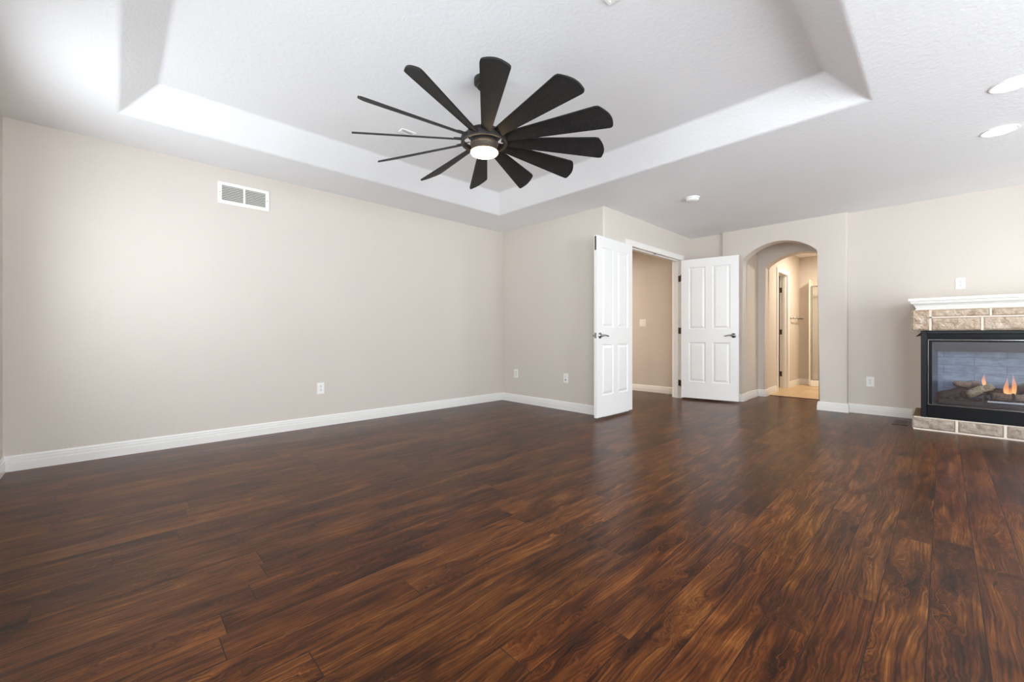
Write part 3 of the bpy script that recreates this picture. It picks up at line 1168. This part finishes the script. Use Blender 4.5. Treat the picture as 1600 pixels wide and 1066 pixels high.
# ================================================================ ceiling fan
def ceiling_fan():
    cx, cy = 1.762, 2.100
    zb = 2.226
    zc = H + 0.195
    t = thing('ceiling_fan', 'large black twelve-blade windmill ceiling fan with glowing round light, under tray ceiling', 'ceiling fan', (cx, cy, zb))
    top = zc - zb
    bm = bmesh.new()
    lathe(bm, [(0, top), (0.066, top), (0.068, top - 0.004), (0.068, top - 0.034), (0.062, top - 0.040), (0.050, top - 0.044), (0.046, top - 0.060), (0.022, top - 0.070), (0, top - 0.070)], (0, 0, 0), 40)
    obj('canopy', bm, M_FANMETAL, t, smooth=True)
    soften(t.children[-1], 30)
    bm = bmesh.new()
    lathe(bm, [(0, top - 0.06), (0.0135, top - 0.06), (0.0135, 0.07), (0, 0.07)], (0, 0, 0), 20)
    obj('downrod', bm, M_FANMETAL, t, smooth=True)
    bm = bmesh.new()
    lathe(bm, [(0, 0.085), (0.028, 0.085), (0.034, 0.075), (0.040, 0.064), (0.100, 0.058), (0.116, 0.050), (0.118, 0.036), (0.112, 0.028), (0.094, 0.020), (0.090, 0.010), (0.090, -0.018), (0, -0.018)], (0, 0, 0), 48)
    soften(obj('motor_housing', bm, M_FANMETAL, t), 30)
    # hub: an outer ring linked by short spokes
    bm = bmesh.new()
    ring = [(0.138, -0.026), (0.151, -0.026), (0.154, -0.021), (0.154, 0.010), (0.150, 0.013), (0.138, 0.013), (0.135, 0.009), (0.135, -0.022)]
    seg = 72
    rv = [[bm.verts.new((r_ * math.cos(2 * math.pi * i / seg), r_ * math.sin(2 * math.pi * i / seg), z_)) for r_, z_ in ring] for i in range(seg)]
    for i in range(seg):
        a, b = rv[i], rv[(i + 1) % seg]
        for j in range(len(ring)):
            bm.faces.new((a[j], a[(j + 1) % len(ring)], b[(j + 1) % len(ring)], b[j]))
    soften(obj('hub_ring', bm, M_FANMETAL, t), 30)
    # light kit
    bm = bmesh.new()
    lathe(bm, [(0, -0.018), (0.093, -0.018), (0.093, -0.028), (0.087, -0.032), (0.0855, -0.036), (0.0855, -0.074), (0.083, -0.076), (0.080, -0.072), (0, -0.072)], (0, 0, 0), 48)
    kit = soften(obj('light_housing', bm, plain('bronze_light_housing', (0.07, 0.055, 0.045, 1), 0.4, 0.4, 0.5, 150, 0.02), t), 30)
    bm = bmesh.new()
    lathe(bm, [(0.083, -0.0745), (0.0895, -0.077), (0.0905, -0.081), (0.086, -0.087), (0.055, -0.094), (0, -0.097)], (0, 0, 0), 48)
    obj('lens', bm, M_FAN_EMIT, kit, smooth=True)
    # blades
    p = rad(25.6)
    for k in range(12):
        az = rad(24 + 30 * k - 0.3)
        rho = Vector((math.cos(az), math.sin(az), 0))
        tau = Vector((-math.sin(az), math.cos(az), 0))
        ax = (tau * math.cos(p) - Vector((0, 0, 1)) * math.sin(p))
        nrm = rho.cross(ax).normalized()
        # outline in (r, s)
        A = (0.758, -0.079)
        B = (0.824, 0.081)
        out = [(0.148, -0.030), (0.148, 0.034)]
        rc = 0.020
        # leading side to B, rounded
        tip = []
        for i in range(13):
            u = i / 12
            s_ = B[1] + (A[1] - B[1]) * u
            r_ = B[0] + (A[0] - B[0]) * u + 0.030 * math.sin(math.pi * u)
            tip.append((r_, s_))
        # round the two tip corners a little
        tip = [(B[0] - rc, B[1] - 0.0015), (B[0] - rc * 0.25, B[1] - 0.004)] + [(tip[i][0], tip[i][1]) for i in range(1, 12)] + [(A[0] + rc * 0.05, A[1] + 0.004), (A[0] - rc, A[1] + 0.0015)]
        out = out + tip
        bm = bmesh.new()
        T = 0.0055
        up, lo = [], []
        for r_, s_ in out:
            base = rho * r_ + ax * s_
            up.append(bm.verts.new(base + nrm * T))
            lo.append(bm.verts.new(base - nrm * T))
        bm.faces.new(up)
        bm.faces.new(lo[::-1])
        n = len(out)
        for i in range(n):
            bm.faces.new((up[i], lo[i], lo[(i + 1) % n], up[(i + 1) % n]))
        bl = obj('blade', bm, M_BLADE, t)
        # arm under the blade root
        bm = bmesh.new()
        arm = [(0.112, -0.010), (0.112, 0.010), (0.165, 0.020), (0.200, 0.016), (0.200, -0.012), (0.165, -0.018)]
        u2 = [bm.verts.new(rho * r_ + ax * s_ - nrm * (-T)) for r_, s_ in arm]
        l2 = [bm.verts.new(rho * r_ + ax * s_ + nrm * (T + 0.006)) for r_, s_ in arm]
        bm.faces.new(u2)
        bm.faces.new(l2[::-1])
        for i in range(len(arm)):
            j = (i + 1) % len(arm)
            bm.faces.new((u2[i], l2[i], l2[j], u2[j]))
        obj('blade_arm', bm, M_FANMETAL, bl)


ceiling_fan()


# ================================================================ fireplace
FX, FBX = 5.80, X_FIRE - 0.001       # front face and wall
FY0, FY1 = -1.14, 0.225              # far-right and left ends


def rough_stone(name, parent, x0, x1, y0, y1, z0, z1, mat, seed, amp=0.010, ragged=False):
    """split-faced block: every visible face is a grid pushed about by noise"""
    bm = bmesh.new()
    step = 0.012
    ny, nz, nx = max(2, int((y1 - y0) / step)), max(2, int((z1 - z0) / step)), max(2, int((x1 - x0) / 0.03))
    box(bm, x0, x1, y0, y1, z0, z1)
    # slice the box into a grid
    for ax, c0, c1, n in (((1, 0, 0), x0, x1, nx), ((0, 1, 0), y0, y1, ny), ((0, 0, 1), z0, z1, nz)):
        for i in range(1, n):
            c = c0 + (c1 - c0) * i / n
            g = bm.verts[:] + bm.edges[:] + bm.faces[:]
            bmesh.ops.bisect_plane(bm, geom=g, plane_co=Vector(ax) * c, plane_no=Vector(ax))
    for v in bm.verts:
        p = v.co.copy()
        q = Vector((p.x * 1.0 + seed * 7.13, p.y, p.z))
        n1 = noise.noise(q * 22.0)
        n2 = noise.noise(q * 55.0 + Vector((3, 1, 2)))
        ed = min(p.y - y0, y1 - p.y, p.z - z0, z1 - p.z)
        k = min(1.0, max(0.0, ed / 0.014))
        if abs(p.x - x0) < 1e-4:
            v.co.x = x0 + 0.008 * (1 - k) - amp * (0.55 + n1 * 0.9 + n2 * 0.45) * k
        if ragged and abs(p.y - y1) < 1e-4:
            v.co.y += 0.012 * noise.noise(Vector((0, seed, p.z * 18.0))) - 0.006 * (1 if 0.4 < (p.z - z0) / (z1 - z0) < 0.62 else 0)
    o = obj(name, bm, mat, parent, smooth=False)
    return o


sur = thing('fireplace_surround', 'rough beige limestone surround above and below the black firebox', 'fireplace', (FX, (FY0 + FY1) / 2, 0))
sur_inv = Matrix.Translation((-FX, -(FY0 + FY1) / 2, 0))


def put(o):
    """parts are modelled in room coordinates; shift them to their parent's base"""
    o.data.transform(Matrix.Translation(-Vector(o.parent.location)))
    return o


HZ = 0.128
# masonry core behind the firebox and over it
bm = bmesh.new()
box(bm, 6.235, FBX, FY0 + 0.06, 0.165, HZ, 0.985)
box(bm, FX + 0.02, FBX, FY0 + 0.02, 0.200, 0.988, 1.194)
box(bm, FX + 0.02, FBX, FY0 + 0.015, 0.212, 0.0, HZ - 0.004)
put(obj('mortar_core', bm, M_MORTAR, sur))
# mortar joints brought forward
joints = [(FX - 0.002, FY0 + 0.01, 0.214, 0.0, 0.012), (FX - 0.002, FY0 + 0.01, 0.205, HZ - 0.008, HZ),
          (FX - 0.003, FY0 + 0.03, 0.10, 1.110, 1.121), (FX - 0.003, FY0 + 0.03, 0.20, 1.190, 1.198),
          (FX - 0.003, 0.083, 0.101, 0.988, 1.192), (FX - 0.003, -0.306, -0.291, 1.118, 1.192),
          (FX - 0.003, -0.255, -0.239, 0.988, 1.112)]
joints += [(FX - 0.004, yy - 0.009, yy + 0.009, 0.004, HZ - 0.004) for yy in (-0.086, -0.385, -0.70, -0.95)]
for jx, ja, jb, jc, jd in joints:
    put(obj('mortar_joint', bx(jx, FX + 0.03, ja, jb, jc, jd), M_MORTAR, sur))
sd = 1
cap_top = [(-0.298, 0.092), (-0.70, -0.298), (-1.12, -0.70)]
cap_bot = [(-0.247, 0.092), (-0.55, -0.247), (-0.86, -0.55), (-1.12, -0.86)]
put(rough_stone('stone', sur, FX, FX + 0.11, 0.096, FY1, 0.990, 1.190, M_STONE, sd, 0.014, True))
for a, b_ in cap_top:
    sd += 1
    put(rough_stone('stone', sur, FX, FX + 0.10, a + 0.006, b_ - 0.006, 1.121, 1.190, M_STONE, sd))
for a, b_ in cap_bot:
    sd += 1
    put(rough_stone('stone', sur, FX, FX + 0.10, a + 0.006, b_ - 0.006, 0.990, 1.110, M_STONE, sd))
for a, b_ in [(-0.086, 0.227), (-0.385, -0.086), (-0.70, -0.385), (-0.95, -0.70), (-1.13, -0.95)]:
    sd += 1
    put(rough_stone('stone', sur, FX, FX + 0.12, a + 0.007, b_ - 0.007, 0.011, HZ - 0.006, M_HSTONE, sd, 0.009))
# hearth top, and the tan stone on its far side by the wall
put(obj('hearth_slab', bx(FX + 0.05, FBX, FY0 + 0.01, 0.215, HZ - 0.012, HZ - 0.0005), stone_mat('tan_hearth_slab', lin(96, 76, 50), lin(134, 112, 82), lin(160, 140, 110)), sur))

# mantel shelf with crown profile on three sides
mantel = thing('mantel_shelf', 'white moulded mantel shelf resting on the stone course over the fireplace', 'mantel', (FX, (FY0 + FY1) / 2, 1.199))
prof = [(0.0, 1.199), (-0.004, 1.199), (-0.004, 1.212), (-0.010, 1.216), (-0.014, 1.232), (-0.026, 1.248), (-0.040, 1.256), (-0.040, 1.264), (-0.046, 1.268),
        (-0.046, 1.276), (-0.058, 1.282), (-0.058, 1.306), (0.0, 1.306)]
bm = bmesh.new()
# travel so the outside is on the right (negative offset)
path = [(FBX, 0.188), (FX + 0.005, 0.188), (FX + 0.005, FY0 + 0.03), (FBX, FY0 + 0.03)]
# direction of first leg is -X: left is -Y (inside), right is +Y (outside)
sweep(bm, path, prof)
put(obj('crown_moulding', bm, M_TRIM, mantel))
put(obj('top_board', bx(FX + 0.0, FBX, FY0 + 0.035, 0.183, 1.20, 1.3055), M_TRIM, mantel))

# the gas fireplace unit
gf = thing('gas_fireplace', 'black glass-fronted gas fireplace with burning logs set in the stone surround', 'fireplace', (FX, (FY0 + FY1) / 2, HZ))
GY0, GY1 = -1.07, 0.158
GZ0, GZ1 = HZ + 0.0005, 0.984
XO = FX - 0.002
bm = bmesh.new()
# outer bevelled frame
fw = 0.042
box(bm, XO, XO + 0.40, GY1 - fw, GY1, GZ0, GZ1, 0.004, 1)
box(bm, XO, XO + 0.40, GY0, GY0 + fw, GZ0, GZ1, 0.004, 1)
box(bm, XO, XO + 0.40, GY0 + fw, GY1 - fw, 0.955, GZ1, 0.004, 1)
put(obj('frame', bm, M_BEVELMETAL, gf))
bm = bmesh.new()
box(bm, XO + 0.012, XO + 0.40, GY0 + fw, GY1 - fw, GZ0, 0.257, 0.003, 1)
put(obj('lower_panel', bm, M_BLACKMETAL, gf))
bm = bmesh.new()
box(bm, XO + 0.022, XO + 0.06, GY0 + fw, GY1 - fw, 0.915, 0.955)
box(bm, XO + 0.010, XO + 0.030, GY0 + fw, GY1 - fw, 0.900, 0.916, 0.003, 1)
put(obj('upper_vent', bm, M_BLACKMETAL, gf))
bm = bmesh.new()
# glass door frame
gy0, gy1, gz0, gz1 = GY0 + fw + 0.006, GY1 - fw - 0.006, 0.257, 0.898
box(bm, XO + 0.016, XO + 0.034, gy1 - 0.030, gy1, gz0, gz1)
box(bm, XO + 0.016, XO + 0.034, gy0, gy0 + 0.030, gz0, gz1)
box(bm, XO + 0.016, XO + 0.034, gy0 + 0.030, gy1 - 0.030, gz1 - 0.022, gz1)
put(obj('glass_door_frame', bm, M_BLACKMETAL, gf))
bm = bmesh.new()
box(bm, XO + 0.011, XO + 0.016, gy1 - 0.006, gy1 - 0.002, gz0, gz1)
box(bm, XO + 0.011, XO + 0.016, gy0 + 0.002, gy1 - 0.002, gz1 - 0.004, gz1)
box(bm, XO + 0.009, XO + 0.014, gy0, gy1, gz0, gz0 + 0.004)
put(obj('edge_trim', bm, M_STEEL, gf))
put(obj('glass_pane', bx(XO + 0.022, XO + 0.026, gy0 + 0.030, gy1 - 0.030, gz0 + 0.002, gz1 - 0.022), M_FGLASS, gf))
# hood wing poking out on the left
bm = bmesh.new()
prism(bm, [(0.155, 0.972), (0.155, 0.936), (0.197, 0.926)], 'X', XO + 0.004, XO + 0.03)
put(obj('hood_wing', bm, M_BLACKMETAL, gf))
# interior
bm = bmesh.new()
BXk = 6.17
iy0, iy1 = gy0 + 0.028, gy1 - 0.028
bm2 = bmesh.new()
box(bm2, BXk, BXk + 0.02, iy0 + 0.0, iy1 - 0.0, 0.26, 0.90)
put(obj('back_panel', bm2, M_LINER, gf))
prism(bm, [(XO + 0.035, iy1), (BXk, iy1 - 0.040), (BXk, iy1 + 0.01), (XO + 0.035, iy1 + 0.012)], 'Z', 0.255, 0.90)
put(obj('side_liner', bm, M_LINER_DARK, gf))
bm = bmesh.new()
prism(bm, [(XO + 0.035, iy0), (BXk, iy0 + 0.040), (BXk, iy0 - 0.01), (XO + 0.035, iy0 - 0.012)], 'Z', 0.255, 0.90)
put(obj('side_liner', bm, M_LINER_DARK, gf))
bm = bmesh.new()
prism(bm, [(XO + 0.03, 0.88), (6.02, 0.782), (BXk, 0.775), (BXk, 0.90), (XO + 0.03, 0.90)], 'Y', iy0 - 0.01, iy1 + 0.01)
put(obj('smoke_shelf', bm, M_LINER_DARK, gf))
bm = bmesh.new()
box(bm, XO + 0.03, BXk, iy0 - 0.01, iy1 + 0.01, 0.245, 0.262)
box(bm, 5.90, BXk, iy0 + 0.03, iy1 - 0.04, 0.262, 0.31, 0.01, 1)
put(obj('burner_tray', bm, plain('black_burner_steel', lin(34, 36, 40), 0.55, 0, 0.25), gf))


def log(p0, p1, r0, r1, mat, seed):
    bm = bmesh.new()
    P0, P1 = Vector(p0), Vector(p1)
    pts, rs = [], []
    n = 10
    for i in range(n + 1):
        t = i / n
        w = Vector((noise.noise(Vector((t * 3, seed, 0))), noise.noise(Vector((t * 3, seed, 5))), noise.noise(Vector((t * 3, seed, 9))))) * 0.012
        pts.append(P0.lerp(P1, t) + w)
        e = 0.86 if i in (0, n) else 1.0
        rs.append((r0 + (r1 - r0) * t) * e * (1 + 0.18 * noise.noise(Vector((t * 5, seed, 2)))))
    tube(bm, pts, rs, 14)
    for v in bm.verts:
        v.co += Vector((noise.noise(v.co * 40), noise.noise(v.co * 40 + Vector((9, 0, 0))), noise.noise(v.co * 40 + Vector((0, 9, 0))))) * 0.004
    return put(obj('log', bm, mat, gf, smooth=True))


log((5.97, -0.165, 0.375), (6.06, -0.325, 0.455), 0.040, 0.030, M_LOG_LIGHT, 1)['label'] = 'pale front log'
log((6.02, -0.125, 0.352), (6.12, -0.300, 0.400), 0.034, 0.034, M_LOG_DARK, 2)
log((6.08, -0.080, 0.445), (6.12, -0.235, 0.462), 0.032, 0.034, M_LOG_MID, 3)
log((6.00, 0.030, 0.335), (6.13, -0.150, 0.385), 0.036, 0.048, M_LOG_DARK, 4)
log((5.97, -0.320, 0.368), (5.99, -0.440, 0.360), 0.034, 0.034, M_LOG_MID, 5)
log((5.97, -0.452, 0.362), (6.00, -0.62, 0.362), 0.032, 0.034, M_LOG_MID, 6)
log((6.06, -0.455, 0.42), (6.10, -0.62, 0.50), 0.046, 0.040, M_LOG_DARK, 7)
log((6.10, -0.300, 0.40), (6.12, -0.46, 0.40), 0.030, 0.030, M_LOG_DARK, 8)
log((5.98, -0.68, 0.37), (6.08, -0.88, 0.45), 0.040, 0.032, M_LOG_LIGHT, 9)
# ember bed
bm = bmesh.new()
random.seed(4)
for i in range(150):
    y_ = random.uniform(iy0 + 0.10, iy1 - 0.09)
    x_ = random.uniform(5.93, 6.13)
    s_ = random.uniform(0.007, 0.016)
    bmesh.ops.create_icosphere(bm, subdivisions=1, radius=s_, matrix=Matrix.Translation((x_, y_, 0.31 + random.uniform(0, 0.014))) @ Matrix.Rotation(random.random() * 3, 4, 'X'))
eb = put(obj('ember_bed', bm, M_LOG_DARK, gf))
eb['kind'] = 'stuff'
# grate
for yy in (-0.268, -0.440, -0.63, -0.80):
    bm = bmesh.new()
    prism(bm, [(5.915, 0.310), (6.12, 0.318), (6.12, 0.332), (5.935, 0.332), (5.933, 0.400), (5.924, 0.408), (5.915, 0.400)], 'Y', yy - 0.009, yy + 0.009)
    put(obj('grate_bar', bm, M_BLACKMETAL, gf))
put(obj('burner_rail', bx(5.905, 5.912, -0.86, -0.285, 0.312, 0.326), M_GREY, gf))


def flame(x, y, z, h, w, seed):
    bm = bmesh.new()
    n, seg = 9, 10
    rings = []
    for i in range(n + 1):
        t = i / n
        rr = w * (math.sin(math.pi * min(1, t * 0.85 + 0.18)) ** 1.2) * (1 - t) ** 0.35 + 0.0004
        ox = 0.010 * math.sin(t * 3.2 + seed)
        rings.append([bm.verts.new((x + rr * 0.6 * math.cos(2 * math.pi * k_ / seg), y + ox * t + rr * math.sin(2 * math.pi * k_ / seg), z + h * t)) for k_ in range(seg)])
    for a, b_ in zip(rings[:-1], rings[1:]):
        for k_ in range(seg):
            bm.faces.new((a[k_], a[(k_ + 1) % seg], b_[(k_ + 1) % seg], b_[k_]))
    bm.faces.new(rings[0][::-1])
    bm.faces.new(rings[-1])
    return put(obj('flame', bm, M_FLAME, gf, smooth=True))


flame(6.06, -0.272, 0.445, 0.135, 0.016, 0.4)
flame(6.00, -0.402, 0.385, 0.165, 0.019, 2.0)
flame(6.00, -0.424, 0.385, 0.085, 0.022, 1.0)
flame(6.00, -0.448, 0.385, 0.205, 0.018, 4.0)
flame(6.03, -0.74, 0.40, 0.15, 0.018, 3.0)

# ================================================================ bathroom fittings seen through the arch
t = thing('towel_bar', 'metal towel bar on the bathroom wall beyond the arch', 'towel bar', (8.86, BY, 1.255))
bm = bmesh.new()
tube(bm, [(0, -0.065, 0), (0.56, -0.065, 0)], 0.008, 12)
obj('bar', bm, M_METAL, t, smooth=True)
for xx in (0.0, 0.56):
    bm = bmesh.new()
    tube(bm, [(xx, 0, 0), (xx, -0.006, 0), (xx, -0.010, 0), (xx, -0.055, 0), (xx, -0.076, 0)], [0.024, 0.024, 0.012, 0.011, 0.013], 16)
    obj('post', bm, M_METAL, t, smooth=True)

t = thing('shower_enclosure', 'glass shower enclosure with white edge trim at the far end of bathroom', 'shower', (9.30, 1.30, 0.0))
bm = bmesh.new()
box(bm, -0.02, 0.23, 0.405, 0.432, 0.0, 1.97, 0.004, 1)
obj('edge_trim', bm, plain('cream_trim', lin(240, 230, 210), 0.4), t)
obj('curb', bx(-0.06, 0.02, -1.1, 0.40, 0.001, 0.11, 0.008, 2), M_PLATE, t)
bm = bmesh.new()
box(bm, -0.032, -0.008, 0.372, 0.396, 0.11, 1.85)
box(bm, -0.032, -0.008, -1.1, 0.372, 1.825, 1.85)
box(bm, -0.032, -0.008, -1.1, 0.372, 0.11, 0.13)
obj('metal_frame', bm, M_STEEL, t)
obj('glass_panel', bx(-0.023, -0.017, -1.1, 0.372, 0.13, 1.825), M_SGLASS, t)
